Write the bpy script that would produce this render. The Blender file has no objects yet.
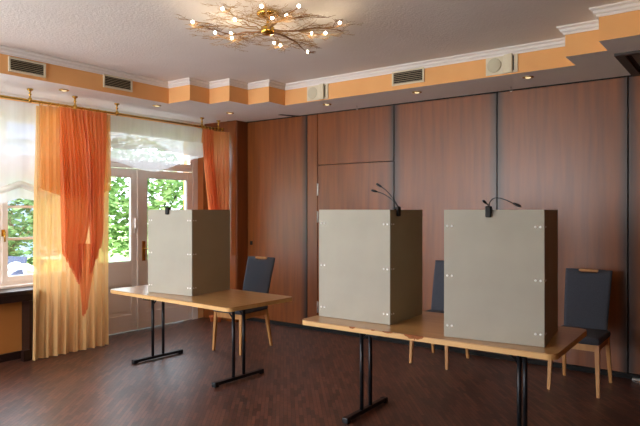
import bpy, bmesh, math, random
from mathutils import Vector, Matrix, noise
C = bpy.context.scene.collection
sc = bpy.context.scene
R = math.radians

# ------------------------------------------------------------------ materials
def s2l(c):
    c = c / 255.0
    return c / 12.92 if c <= 0.04045 else ((c + 0.055) / 1.055) ** 2.4
def rgb(r, g, b): return (s2l(r), s2l(g), s2l(b), 1)

def base_mat(name, color, rough=0.6, metal=0.0, spec=0.5, coat=0.0):
    m = bpy.data.materials.new(name); m.use_nodes = True
    nt = m.node_tree; b = nt.nodes['Principled BSDF']
    b.inputs['Base Color'].default_value = color
    b.inputs['Roughness'].default_value = rough
    b.inputs['Metallic'].default_value = metal
    b.inputs['Specular IOR Level'].default_value = spec
    b.inputs['Coat Weight'].default_value = coat
    b.inputs['Coat Roughness'].default_value = 0.25
    return m
def noisy(name, c1, c2, scale=(10, 10, 10), nscale=1.0, rough=0.6, metal=0.0, bump=0.0, bscale=60, detail=4, spec=0.5, coat=0.0, r2=None):
    m = base_mat(name, c1, rough, metal, spec, coat); nt = m.node_tree; N = nt.nodes; L = nt.links
    b = N['Principled BSDF']
    tc = N.new('ShaderNodeTexCoord'); mp = N.new('ShaderNodeMapping'); mp.inputs['Scale'].default_value = scale
    nz = N.new('ShaderNodeTexNoise'); nz.inputs['Scale'].default_value = nscale; nz.inputs['Detail'].default_value = detail
    rp = N.new('ShaderNodeValToRGB'); rp.color_ramp.elements[0].position = 0.3; rp.color_ramp.elements[1].position = 0.7
    rp.color_ramp.elements[0].color = c1; rp.color_ramp.elements[1].color = c2
    L.new(tc.outputs['Object'], mp.inputs['Vector']); L.new(mp.outputs['Vector'], nz.inputs['Vector'])
    L.new(nz.outputs['Fac'], rp.inputs['Fac']); L.new(rp.outputs['Color'], b.inputs['Base Color'])
    if bump:
        n2 = N.new('ShaderNodeTexNoise'); n2.inputs['Scale'].default_value = bscale; n2.inputs['Detail'].default_value = 3
        L.new(tc.outputs['Object'], n2.inputs['Vector'])
        bp = N.new('ShaderNodeBump'); bp.inputs['Strength'].default_value = bump; bp.inputs['Distance'].default_value = 0.01
        L.new(n2.outputs['Fac'], bp.inputs['Height']); L.new(bp.outputs['Normal'], b.inputs['Normal'])
    return m

M = {}
M['panel_wood'] = noisy('panel_wood', rgb(114, 57, 9), rgb(138, 73, 15), (14, 14, 0.9), 1.6, 0.42, detail=6, spec=0.6, coat=0.2)
def dark_edges(m):  # darkens the base colour towards the long edges of the panels, with noise
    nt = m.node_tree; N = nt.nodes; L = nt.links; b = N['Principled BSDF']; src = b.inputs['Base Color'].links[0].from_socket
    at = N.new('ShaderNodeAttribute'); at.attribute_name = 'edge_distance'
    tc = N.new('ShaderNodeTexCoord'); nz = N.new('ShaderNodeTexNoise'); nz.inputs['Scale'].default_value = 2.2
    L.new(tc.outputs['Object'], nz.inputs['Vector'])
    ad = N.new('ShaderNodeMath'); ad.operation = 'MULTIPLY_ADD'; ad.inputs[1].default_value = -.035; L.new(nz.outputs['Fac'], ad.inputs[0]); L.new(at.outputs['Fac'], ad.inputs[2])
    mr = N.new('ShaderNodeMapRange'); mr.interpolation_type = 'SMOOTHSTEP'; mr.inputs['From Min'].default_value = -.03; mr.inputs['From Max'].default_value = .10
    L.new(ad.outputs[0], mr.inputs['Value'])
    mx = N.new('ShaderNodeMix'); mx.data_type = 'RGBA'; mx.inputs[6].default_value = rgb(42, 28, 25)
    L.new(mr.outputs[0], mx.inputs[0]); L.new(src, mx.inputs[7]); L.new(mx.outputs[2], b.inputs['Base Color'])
dark_edges(M['panel_wood'])
M['panel_wood_dark'] = noisy('panel_wood_dark', rgb(112, 56, 18), rgb(132, 68, 24), (14, 14, 0.9), 1.6, 0.36, detail=6)
M['niche'] = noisy('niche', rgb(178, 112, 50), rgb(190, 124, 58), (2, 2, 2), 1, 0.6)
M['dark_wood'] = noisy('dark_wood', rgb(34, 20, 18), rgb(48, 28, 24), (3, 20, 20), 1.5, 0.3)
M['oak_top'] = noisy('oak_top', rgb(176, 130, 78), rgb(192, 146, 92), (1.2, 16, 16), 1.4, 0.28, detail=5, coat=0.5)
M['oak_edge'] = noisy('oak_edge', rgb(204, 160, 100), rgb(218, 176, 116), (2, 14, 14), 1.4, 0.45)
M['chair_wood'] = noisy('chair_wood', rgb(186, 132, 78), rgb(206, 152, 94), (16, 16, 2), 1.4, 0.4)
M['chip'] = noisy('chip', rgb(132, 74, 36), rgb(160, 94, 48), (60, 60, 60), 1, 0.85)
M['fabric'] = noisy('fabric', rgb(66, 70, 80), rgb(84, 88, 98), (220, 220, 220), 1.0, 0.92, bump=0.4, bscale=500, spec=0.2)
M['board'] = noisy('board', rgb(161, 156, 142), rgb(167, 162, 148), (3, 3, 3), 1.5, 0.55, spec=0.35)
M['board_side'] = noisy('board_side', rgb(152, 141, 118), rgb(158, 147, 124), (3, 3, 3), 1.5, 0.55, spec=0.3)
M['board_edge'] = base_mat('board_edge', rgb(150, 140, 118), 0.7)
M['black_steel'] = base_mat('black_steel', rgb(24, 25, 30), 0.4, 0.2)
M['black_plastic'] = base_mat('black_plastic', rgb(10, 10, 12), 0.5, spec=0.3)
M['silver'] = base_mat('silver', rgb(205, 203, 198), 0.3, 0.9)
M['rivet'] = base_mat('rivet', rgb(252, 252, 250), 0.3, 0.1)
M['brass'] = base_mat('brass', rgb(206, 168, 84), 0.25, 1.0)
M['gold'] = base_mat('gold', rgb(178, 140, 88), 0.4, 0.35)
M['bark'] = noisy('bark', rgb(120, 84, 54), rgb(150, 110, 70), (40, 40, 40), 1, 0.6)
M['ceiling'] = noisy('ceiling', rgb(236, 230, 226), rgb(240, 235, 231), (2, 2, 2), 1, 0.9, bump=0.4, bscale=55, spec=0.2)
M['soffit'] = noisy('soffit', rgb(238, 233, 231), rgb(242, 237, 235), (2, 2, 2), 1, 0.9, bump=0.4, bscale=60, spec=0.2)
M['orange_wall'] = noisy('orange_wall', rgb(238, 178, 116), rgb(242, 184, 122), (3, 3, 3), 1, 0.85, bump=0.2, bscale=80, spec=0.2)
M['cornice'] = base_mat('cornice', rgb(238, 232, 228), 0.5)
M['white_paint'] = base_mat('white_paint', rgb(232, 222, 214), 0.4)
M['frame_paint'] = base_mat('frame_paint', rgb(246, 238, 232), 0.4)
M['cream_plastic'] = base_mat('cream_plastic', rgb(222, 212, 186), 0.5)
M['slat'] = base_mat('slat', rgb(176, 164, 134), 0.5)
M['grille_cloth'] = base_mat('grille_cloth', rgb(206, 199, 174), 0.8)
M['black_gap'] = base_mat('black_gap', rgb(10, 9, 9), 0.8)
M['terracotta'] = noisy('terracotta', rgb(196, 100, 52), rgb(214, 120, 66), (20, 20, 20), 1, 0.8)
M['hatch_brown'] = base_mat('hatch_brown', rgb(66, 56, 52), 0.5)
M['hatch_grey'] = base_mat('hatch_grey', rgb(120, 110, 98), 0.6)
M['grass'] = noisy('grass', rgb(150, 182, 96), rgb(190, 214, 130), (6, 6, 6), 1, 0.9)
M['paving'] = noisy('paving', rgb(120, 120, 124), rgb(134, 132, 134), (3, 3, 3), 1, 0.9)
M['house_wall'] = noisy('house_wall', rgb(126, 140, 170), rgb(136, 150, 178), (1, 1, 1), 1, 0.8)
M['house_roof'] = noisy('house_roof', rgb(70, 84, 114), rgb(80, 96, 126), (2, 2, 8), 1, 0.7)
M['house_glass'] = base_mat('house_glass', rgb(70, 90, 120), 0.1)
M['white_garden'] = base_mat('white_garden', rgb(226, 226, 226), 0.4)
M['blue_mesh'] = noisy('blue_mesh', rgb(56, 66, 90), rgb(68, 78, 104), (30, 30, 30), 1, 0.8)
M['trunk'] = noisy('trunk', rgb(96, 78, 58), rgb(120, 100, 76), (12, 12, 3), 1, 0.9)

def leaf_mat(name, ca, cb, cc):
    m = base_mat(name, ca, 0.6, spec=0.3); nt = m.node_tree; N = nt.nodes; L = nt.links
    g = N.new('ShaderNodeNewGeometry'); rp = N.new('ShaderNodeValToRGB')
    rp.color_ramp.elements[0].color = ca; rp.color_ramp.elements[1].color = cc
    e = rp.color_ramp.elements.new(0.5); e.color = cb
    L.new(g.outputs['Random Per Island'], rp.inputs['Fac'])
    b = N['Principled BSDF']; L.new(rp.outputs['Color'], b.inputs['Base Color'])
    tr = N.new('ShaderNodeBsdfTranslucent'); L.new(rp.outputs['Color'], tr.inputs['Color'])
    mx = N.new('ShaderNodeMixShader'); mx.inputs[0].default_value = 0.4
    L.new(b.outputs[0], mx.inputs[1]); L.new(tr.outputs[0], mx.inputs[2]); L.new(mx.outputs[0], N['Material Output'].inputs['Surface'])
    return m
M['leaf'] = leaf_mat('leaf', rgb(70, 104, 52), rgb(106, 142, 74), rgb(180, 202, 136))
M['leaf_dark'] = leaf_mat('leaf_dark', rgb(60, 90, 56), rgb(90, 122, 74), rgb(146, 172, 120))

def cloth(name, c1, transp, transl=0.5, fold=0.0):
    m = bpy.data.materials.new(name); m.use_nodes = True; nt = m.node_tree; N = nt.nodes; L = nt.links
    N.remove(N['Principled BSDF'])
    d = N.new('ShaderNodeBsdfDiffuse'); d.inputs['Color'].default_value = c1
    t = N.new('ShaderNodeBsdfTranslucent'); t.inputs['Color'].default_value = c1
    tp = N.new('ShaderNodeBsdfTransparent'); tp.inputs['Color'].default_value = tuple(min(1, x ** 0.5 * 1.0) for x in c1[:3]) + (1,)
    a = N.new('ShaderNodeMixShader'); a.inputs[0].default_value = transl
    b = N.new('ShaderNodeMixShader')
    wv = N.new('ShaderNodeTexNoise'); wv.inputs['Scale'].default_value = 3.0
    tc = N.new('ShaderNodeTexCoord'); mp = N.new('ShaderNodeMapping'); mp.inputs['Scale'].default_value = (8, 8, 0.3)
    mr = N.new('ShaderNodeMapRange'); mr.inputs['To Min'].default_value = max(0, transp - 0.08); mr.inputs['To Max'].default_value = transp + 0.08
    L.new(tc.outputs['Object'], mp.inputs[0]); L.new(mp.outputs[0], wv.inputs['Vector']); L.new(wv.outputs['Fac'], mr.inputs['Value'])
    L.new(mr.outputs[0], b.inputs[0])
    L.new(d.outputs[0], a.inputs[1]); L.new(t.outputs[0], a.inputs[2]); L.new(a.outputs[0], b.inputs[1]); L.new(tp.outputs[0], b.inputs[2])
    L.new(b.outputs[0], N['Material Output'].inputs['Surface'])
    return m
M['cream_sheer'] = cloth('cream_sheer', rgb(250, 209, 148), 0.16, 0.5)
M['apricot_sheer'] = cloth('apricot_sheer', rgb(252, 192, 134), 0.5, 0.5)
M['orange_cloth'] = cloth('orange_cloth', rgb(240, 156, 110), 0.2, 0.5)
M['orange_light'] = cloth('orange_light', rgb(248, 172, 116), 0.18, 0.5)
M['white_sheer'] = cloth('white_sheer', rgb(246, 246, 248), 0.24, 0.5)
M['white_sheer_dense'] = cloth('white_sheer_dense', rgb(236, 232, 228), 0.06, 0.35)

def glass_mat():
    m = bpy.data.materials.new('window_glass'); m.use_nodes = True; nt = m.node_tree; N = nt.nodes; L = nt.links
    N.remove(N['Principled BSDF'])
    tp = N.new('ShaderNodeBsdfTransparent'); tp.inputs['Color'].default_value = (0.97, 0.98, 0.98, 1)
    gl = N.new('ShaderNodeBsdfGlossy'); gl.inputs['Roughness'].default_value = 0.02
    mx = N.new('ShaderNodeMixShader'); mx.inputs[0].default_value = 0.05
    L.new(tp.outputs[0], mx.inputs[1]); L.new(gl.outputs[0], mx.inputs[2]); L.new(mx.outputs[0], N['Material Output'].inputs['Surface'])
    return m
M['glass'] = glass_mat()
def emis(name, c, s):
    m = bpy.data.materials.new(name); m.use_nodes = True; nt = m.node_tree; N = nt.nodes
    N.remove(N['Principled BSDF']); e = N.new('ShaderNodeEmission'); e.inputs[0].default_value = c; e.inputs[1].default_value = s
    nt.links.new(e.outputs[0], N['Material Output'].inputs['Surface']); return m
M['bulb'] = emis('bulb', (1, 0.88, 0.68, 1), 30)
M['spot_lens'] = emis('spot_lens', (1, 0.78, 0.42, 1), 1.1)

def floor_mat():
    m = base_mat('floor_wood', rgb(70, 42, 32), 0.38, spec=0.8); nt = m.node_tree; N = nt.nodes; L = nt.links
    b = N['Principled BSDF']
    tc = N.new('ShaderNodeTexCoord'); mp = N.new('ShaderNodeMapping'); mp.inputs['Rotation'].default_value = (0, 0, R(50))
    br = N.new('ShaderNodeTexBrick'); br.inputs['Scale'].default_value = 1.0
    br.inputs['Brick Width'].default_value = 0.17; br.inputs['Row Height'].default_value = 0.03
    br.inputs['Mortar Size'].default_value = 0.0018; br.offset = 0.37
    br.inputs['Color1'].default_value = rgb(112, 70, 54); br.inputs['Color2'].default_value = rgb(66, 40, 33); br.inputs['Mortar'].default_value = rgb(48, 29, 23)
    L.new(tc.outputs['Object'], mp.inputs[0]); L.new(mp.outputs[0], br.inputs['Vector'])
    m2 = N.new('ShaderNodeMapping'); m2.inputs['Rotation'].default_value = (0, 0, R(50)); m2.inputs['Scale'].default_value = (3, 60, 1)
    nz = N.new('ShaderNodeTexNoise'); nz.inputs['Scale'].default_value = 1.0; nz.inputs['Detail'].default_value = 4
    L.new(tc.outputs['Object'], m2.inputs[0]); L.new(m2.outputs[0], nz.inputs['Vector'])
    mx = N.new('ShaderNodeMix'); mx.data_type = 'RGBA'; mx.blend_type = 'MULTIPLY'; mx.inputs[0].default_value = 0.6
    rp = N.new('ShaderNodeValToRGB'); rp.color_ramp.elements[0].position = 0.3; rp.color_ramp.elements[1].position = 0.7
    rp.color_ramp.elements[0].color = (0.45, 0.45, 0.45, 1); rp.color_ramp.elements[1].color = (1.25, 1.25, 1.25, 1)
    L.new(nz.outputs['Fac'], rp.inputs[0]); L.new(br.outputs['Color'], mx.inputs[6]); L.new(rp.outputs[0], mx.inputs[7])
    L.new(mx.outputs[2], b.inputs['Base Color'])
    mr = N.new('ShaderNodeMapRange'); mr.inputs['To Min'].default_value = 0.32; mr.inputs['To Max'].default_value = 0.5
    L.new(nz.outputs['Fac'], mr.inputs['Value']); L.new(mr.outputs[0], b.inputs['Roughness'])
    bp = N.new('ShaderNodeBump'); bp.inputs['Strength'].default_value = 0.25; bp.inputs['Distance'].default_value = 0.004
    L.new(nz.outputs['Fac'], bp.inputs['Height']); L.new(bp.outputs[0], b.inputs['Normal'])
    return m
M['floor'] = floor_mat()

# ------------------------------------------------------------------ mesh helpers
class MB:
    def __init__(s): s.bm = bmesh.new()
    def box(s, x0, y0, z0, x1, y1, z1, bev=0.0, mi=0):
        b = bmesh.new(); bmesh.ops.create_cube(b, size=1)
        for v in b.verts: v.co = Vector(((x0 + x1) / 2 + v.co.x * (x1 - x0), (y0 + y1) / 2 + v.co.y * (y1 - y0), (z0 + z1) / 2 + v.co.z * (z1 - z0)))
        if bev: bmesh.ops.bevel(b, geom=b.edges[:], offset=bev, segments=2, affect='EDGES', profile=0.5)
        s._merge(b, mi); return s
    def _merge(s, b, mi=0):
        vm = {v: s.bm.verts.new(v.co) for v in b.verts}
        for f in b.faces:
            try:
                nf = s.bm.faces.new([vm[v] for v in f.verts]); nf.material_index = mi; nf.smooth = f.smooth
            except ValueError: pass
        b.free()
    def tube(s, pts, rad, n=8, cap=True, mi=0):
        pts = [Vector(p) for p in pts]; rs = rad if isinstance(rad, (list, tuple)) else [rad] * len(pts)
        rings = []; prev = None
        for i, p in enumerate(pts):
            d = (pts[min(i + 1, len(pts) - 1)] - pts[max(i - 1, 0)])
            if d.length < 1e-9: d = Vector((0, 0, 1))
            d.normalize()
            if prev is None:
                a = Vector((0, 0, 1)) if abs(d.z) < 0.9 else Vector((1, 0, 0))
                u = d.cross(a).normalized()
            else: u = (prev - d * prev.dot(d)).normalized()
            prev = u; w = d.cross(u)
            rings.append([s.bm.verts.new(p + (u * math.cos(2 * math.pi * k / n) + w * math.sin(2 * math.pi * k / n)) * rs[i]) for k in range(n)])
        for a, b in zip(rings, rings[1:]):
            for k in range(n):
                f = s.bm.faces.new((a[k], a[(k + 1) % n], b[(k + 1) % n], b[k])); f.smooth = True; f.material_index = mi
        if cap:
            for r_ in (rings[0][::-1], rings[-1]):
                f = s.bm.faces.new(r_); f.material_index = mi
        return s
    def lathe(s, prof, c=(0, 0, 0), n=16, mi=0):
        rings = []
        for r_, z in prof:
            rings.append([s.bm.verts.new((c[0] + r_ * math.cos(2 * math.pi * k / n), c[1] + r_ * math.sin(2 * math.pi * k / n), c[2] + z)) for k in range(n)])
        for a, b in zip(rings, rings[1:]):
            for k in range(n):
                f = s.bm.faces.new((a[k], a[(k + 1) % n], b[(k + 1) % n], b[k])); f.smooth = True; f.material_index = mi
        s.bm.faces.new(rings[0][::-1]).material_index = mi; s.bm.faces.new(rings[-1]).material_index = mi
        return s
    def ball(s, c, r_, sx=1, sy=1, sz=1, u=12, v=8):
        b = bmesh.new(); bmesh.ops.create_uvsphere(b, u_segments=u, v_segments=v, radius=r_)
        for q in b.verts: q.co = Vector((c[0] + q.co.x * sx, c[1] + q.co.y * sy, c[2] + q.co.z * sz))
        for f in b.faces: f.smooth = True
        s._merge(b); return s
    def prism(s, poly, z0, z1, mi=0, side_mi=None):
        lo = [s.bm.verts.new((x, y, z0)) for x, y in poly]; hi = [s.bm.verts.new((x, y, z1)) for x, y in poly]
        n = len(poly)
        f = s.bm.faces.new(lo[::-1]); f.material_index = mi
        f = s.bm.faces.new(hi); f.material_index = mi
        for k in range(n):
            f = s.bm.faces.new((lo[k], lo[(k + 1) % n], hi[(k + 1) % n], hi[k])); f.material_index = side_mi if side_mi is not None else mi
        return s
    def obj(s, name, mats, parent=None, M4=None):
        if M4 is not None: s.bm.transform(M4)
        bmesh.ops.recalc_face_normals(s.bm, faces=s.bm.faces[:])
        me = bpy.data.meshes.new(name); s.bm.to_mesh(me); s.bm.free()
        for m in (mats if isinstance(mats, (list, tuple)) else [mats]): me.materials.append(m)
        o = bpy.data.objects.new(name, me); C.objects.link(o)
        if parent is not None: o.parent = parent
        return o

def struct(o): o['kind'] = 'structure'; return o
def thing(name, label, cat, loc=(0, 0, 0), rz=0.0, group=None):
    o = bpy.data.objects.new(name, None); C.objects.link(o); o.location = loc; o.rotation_euler = (0, 0, rz)
    o.empty_display_size = 0.1
    tag(o, label, cat, group); return o
def tag(o, label, cat, group=None):
    o['label'] = label; o['category'] = cat
    if group: o['group'] = group
    return o
def copy_tree(o, parent=None):
    kids = [c for c in bpy.data.objects if c.parent == o]
    c = o.copy(); C.objects.link(c)
    if parent is not None: c.parent = parent
    for k in kids: copy_tree(k, c)
    return c
def grid_obj(name, mat, fn, nu, nv, parent=None, thick=0.0):
    bm = bmesh.new(); vs = [[bm.verts.new(fn(i / nu, j / nv)) for j in range(nv + 1)] for i in range(nu + 1)]
    for i in range(nu):
        for j in range(nv):
            f = bm.faces.new((vs[i][j], vs[i + 1][j], vs[i + 1][j + 1], vs[i][j + 1])); f.smooth = True
    me = bpy.data.meshes.new(name); bm.to_mesh(me); bm.free(); me.materials.append(mat)
    o = bpy.data.objects.new(name, me); C.objects.link(o)
    if parent is not None: o.parent = parent
    if thick:
        md = o.modifiers.new('solid', 'SOLIDIFY'); md.thickness = thick; md.offset = 0
    return o

# ------------------------------------------------------------------ dimensions
XW, D, ZS, ZC = -6.458, 6.10, 2.822, 3.065     # window wall, back wall, soffit height, ceiling height
XR, YB = 2.6, -2.2                              # right and rear walls, behind the photographer
ZT = 3.2

# ------------------------------------------------------------------ room shell
struct(MB().box(XW - .35, YB - .2, -0.12, XR + .2, D + .2, 0.0).obj('floor', M['floor']))
struct(MB().box(XW - .35, YB - .2, ZC, XR + .2, D + .2, ZT).obj('ceiling', M['ceiling']))

def wall_x(name, x0, x1, y0, y1, z1, holes, mat):
    """wall slab between x0,x1 running along y with rectangular holes (ya,yb,za,zb)"""
    ys = sorted({y0, y1} | {h[0] for h in holes} | {h[1] for h in holes})
    zs_ = sorted({0.0, z1} | {h[2] for h in holes} | {h[3] for h in holes})
    b = MB()
    for ya, yb in zip(ys, ys[1:]):
        run = None
        for za, zb in zip(zs_, zs_[1:]):
            cy, cz = (ya + yb) / 2, (za + zb) / 2
            if any(h[0] < cy < h[1] and h[2] < cz < h[3] for h in holes): continue
            b.box(x0, ya, za, x1, yb, zb)
    return b.obj(name, mat)
W1 = (2.16, 3.86, 0.74, 2.76); DR = (3.96, 5.76, 0.0, 2.76); W2 = (-1.7, 1.7, 0.74, 2.76)
struct(wall_x('wall_left', XW - .3, XW - .0, YB - .2, D + .2, ZC, [W1, DR, W2], M['orange_wall']))
struct(MB().box(XR, YB - .2, 0, XR + .2, D + .2, ZC).obj('wall_right', M['panel_wood_dark']))
# rear wall with wide windows behind the photographer
b = MB(); b.box(XW, YB - .2, 0, XR, YB, .8); b.box(XW, YB - .2, 2.7, XR, YB, ZC)
for xa, xb in ((XW, -5.8), (-2.9, XR)): b.box(xa, YB - .2, .8, xb, YB, 2.7)
struct(b.obj('wall_rear', M['orange_wall']))
# back wall: black carcass with veneered panels in front
wb = struct(MB().box(XW, D + .062, 0, XR, D + .2, ZC).obj('wall_back', M['black_gap']))
def veneer(x0, x1, z0, z1, name='panel', parent=None, mat=None, rad=.004, dep=.02, st=(1, 1)):
    """panel whose long edges are rolled back into the joint"""
    b = MB(); prof = []
    n = 6
    for k in range(n + 1):
        t = k / n * math.pi / 2
        prof.append((x0 + rad - rad * math.cos(t), D + dep - dep * math.sin(t)))
    for k in range(n + 1):
        t = k / n * math.pi / 2
        prof.append((x1 - rad + rad * math.sin(t), D + dep - dep * math.cos(t)))
    prof.append((x1, D + .06)); prof.insert(0, (x0, D + .06))
    h_ = len(prof) // 2; m_ = []
    for q in (.02, .04, .06, .08, .10, .13): m_.append((x0 + rad + q, D))
    m_ = [p for p in m_ if p[0] < (x0 + x1) / 2]
    prof = prof[:h_] + m_ + [(x0 + x1 - p[0], D) for p in m_[::-1]] + prof[h_:]
    lo = [b.bm.verts.new((x, y, z0)) for x, y in prof]; hi = [b.bm.verts.new((x, y, z1)) for x, y in prof]
    for k in range(len(prof) - 1): b.bm.faces.new((lo[k], lo[k + 1], hi[k + 1], hi[k]))
    b.bm.faces.new(lo); b.bm.faces.new(hi)
    o = b.obj(name, mat or M['panel_wood'], parent)
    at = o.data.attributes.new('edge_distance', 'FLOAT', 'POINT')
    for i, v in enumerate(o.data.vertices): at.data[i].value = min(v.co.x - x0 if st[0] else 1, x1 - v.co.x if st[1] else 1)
    return o
ztop = ZS - .012; zbot = .05
seams = [-4.716, -4.544, -3.414, -2.174, -.932, .31, 1.55, 2.6]
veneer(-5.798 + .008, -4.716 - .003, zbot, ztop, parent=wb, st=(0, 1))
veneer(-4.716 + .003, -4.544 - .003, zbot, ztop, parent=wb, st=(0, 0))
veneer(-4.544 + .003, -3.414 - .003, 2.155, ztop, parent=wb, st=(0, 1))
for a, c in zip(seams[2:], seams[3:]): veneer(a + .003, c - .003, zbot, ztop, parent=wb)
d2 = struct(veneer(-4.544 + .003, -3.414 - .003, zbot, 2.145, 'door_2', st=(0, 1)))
for z0, z1 in ((1.76, 1.91), (1.41, 1.55), (.24, .38)):
    h = MB().box(-4.546, D - .012, z0, -4.528, D + .004, z1, .003); h.tube([(-4.537, D - .013, z0 - .006), (-4.537, D - .013, z1 + .006)], .006)
    o = h.obj('hinge', M['silver'], d2); o['label'] = 'silver hinge'
b = MB().box(-5.725, D - .02, 1.075, -5.69, D + .003, 1.13, .004); k = b.obj('panel_lock', M['black_plastic'], wb); k['label'] = 'small black lock plate'
struct(MB().box(-5.79, D - .012, 0, XR, D + .03, .045).obj('baseboard_back', M['black_gap']))
# wooden pier in the corner beside the window wall
b = MB().box(XW, 5.875, 0, -5.80, D + .06, ZS); struct(b.obj('trim_1', M['panel_wood_dark']))
b = MB().box(-5.80, 5.885, .05, -5.785, D - .012, ztop, .004); struct(b.obj('trim_2', M['panel_wood_dark']))

# dropped soffit with stepped orange fascia
path = [(-5.53, YB), (-5.53, 4.49), (-5.16, 4.49), (-5.16, 4.79), (-4.83, 4.79), (-4.83, 5.10), (-4.50, 5.10), (-4.50, 5.39),
        (-1.23, 5.39), (-1.23, 5.04), (-.915, 5.04), (-.915, 4.72), (-.56, 4.72), (-.56, 4.40), (XR, 4.40)]
outer = [(XR, D + .03), (XW, D + .03), (XW, YB)]
b = MB(); b.prism(path + outer, ZS, ZC, 0, 1)
struct(b.obj('ceiling_soffit', [M['soffit'], M['orange_wall']]))
# cornice running along the fascia (mitred sweep)
prof = [(0, -.065), (.012, -.065), (.016, -.05), (.03, -.04), (.036, -.022), (.055, -.012), (.055, 0), (0, 0)]
def offset_path(path, d):
    out = []
    for i, p in enumerate(path):
        P = Vector(p)
        def nrm(a, c):
            t = (Vector(c) - Vector(a)).normalized(); return Vector((t.y, -t.x))
        if i == 0: n = nrm(path[0], path[1]); out.append(P + n * d)
        elif i == len(path) - 1: n = nrm(path[-2], path[-1]); out.append(P + n * d)
        else:
            n1 = nrm(path[i - 1], p); n2 = nrm(p, path[i + 1]); out.append(P + (n1 + n2) * d)
    return out
bm = bmesh.new(); rows = []
for dd, zz in prof: rows.append([bm.verts.new((q.x, q.y, ZC + zz)) for q in offset_path(path, dd + .0005)])
for i in range(len(prof) - 1):
    for j in range(len(path) - 1): bm.faces.new((rows[i][j], rows[i][j + 1], rows[i + 1][j + 1], rows[i + 1][j]))
me = bpy.data.meshes.new('trim_3'); bm.to_mesh(me); bm.free(); me.materials.append(M['cornice'])
o = bpy.data.objects.new('trim_3', me); C.objects.link(o); struct(o)
# small cornice along the window wall under the soffit, and black folding-door track slots
struct(MB().box(XW, YB, ZS - .035, XW + .05, 5.85, ZS - .001).obj('trim_4', M['cornice']))
b = MB().prism([(-5.955, 5.86), (-5.915, 5.85), (-5.80, 6.05), (-5.80, 6.10), (-5.86, 6.10)], ZS - .004, ZS - .0005)
struct(b.obj('trim_5', M['black_gap']))
b = MB().prism([(-5.02, 5.87), (-4.96, 5.865), (-4.86, 6.05), (-4.80, 6.10), (-4.93, 6.10)], ZS - .004, ZS - .0005)
struct(b.obj('trim_6', M['black_gap']))
struct(MB().box(-5.79, D - .012, ZS - .012, XR, D + .03, ZS).obj('trim_7', M['black_gap']))

# ------------------------------------------------------------------ windows and glazed door (left wall)
def sash(parent, y0, y1, z0, z1, st, name, muntins=(), x=XW, bottom=None, mat=None, dep=.06, topw=None):
    mat = mat or M['frame_paint']; b = MB(); bo = bottom or st; tw = topw or st
    xa, xb = x - dep, x
    b.box(xa, y0, z0, xb, y0 + st, z1, .004); b.box(xa, y1 - st, z0, xb, y1, z1, .004)
    b.box(xa, y0 + st, z1 - tw, xb, y1 - st, z1, .004); b.box(xa, y0 + st, z0, xb, y1 - st, z0 + bo, .004)
    for mz in muntins: b.box(xa + .01, y0 + st, mz - .014, xb - .012, y1 - st, mz + .014)
    o = b.obj(name, mat, parent)
    g = MB().box(x - dep / 2 - .003, y0 + st - .005, z0 + bo - .005, x - dep / 2 + .003, y1 - st + .005, z1 - tw + .005).obj('pane', M['glass'], o)
    return o
def window_unit(name, y0, y1, mull):
    w = struct(bpy.data.objects.new(name, None)); C.objects.link(w)
    b = MB(); xf = XW - .01
    b.box(xf - .08, y0, .74, xf, y0 + .06, 2.76); b.box(xf - .08, y1 - .06, .74, xf, y1, 2.76)
    b.box(xf - .08, y0 + .06, 2.58, xf, y1 - .06, 2.76); b.box(xf - .08, y0 + .06, .74, xf, y1 - .06, .79)
    b.box(xf - .08, y0 + .06, 1.98, xf, y1 - .06, 2.13)
    for m in mull: b.box(xf - .08, m - .03, .79, xf, m + .03, 1.98); b.box(xf - .08, m - .03, 2.13, xf, m + .03, 2.58)
    b.obj('window_frame', M['frame_paint'], w)
    ed = [y0 + .06] + [q for m in mull for q in (m - .03, m + .03)] + [y1 - .06]
    for ya, yb in zip(ed[::2], ed[1::2]):
        sash(w, ya, yb, .79, 1.98, .062, 'casement', (1.255, 1.605))
        sash(w, ya, yb, 2.13, 2.58, .05, 'transom_light', ())
    return w
w1 = window_unit('window_1', 2.16, 3.86, [2.99])
b = MB().box(XW, 3.01, 1.285, XW + .012, 3.045, 1.36, .003); b.tube([(XW + .01, 3.028, 1.33), (XW + .045, 3.028, 1.33)], .008); b.tube([(XW + .04, 3.028, 1.34), (XW + .045, 3.028, 1.23)], .009)
o = b.obj('window_handle', M['brass'], w1); o['label'] = 'brass window handle'
w2 = window_unit('window_2', -1.7, 1.7, [-.6, .6])

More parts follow.
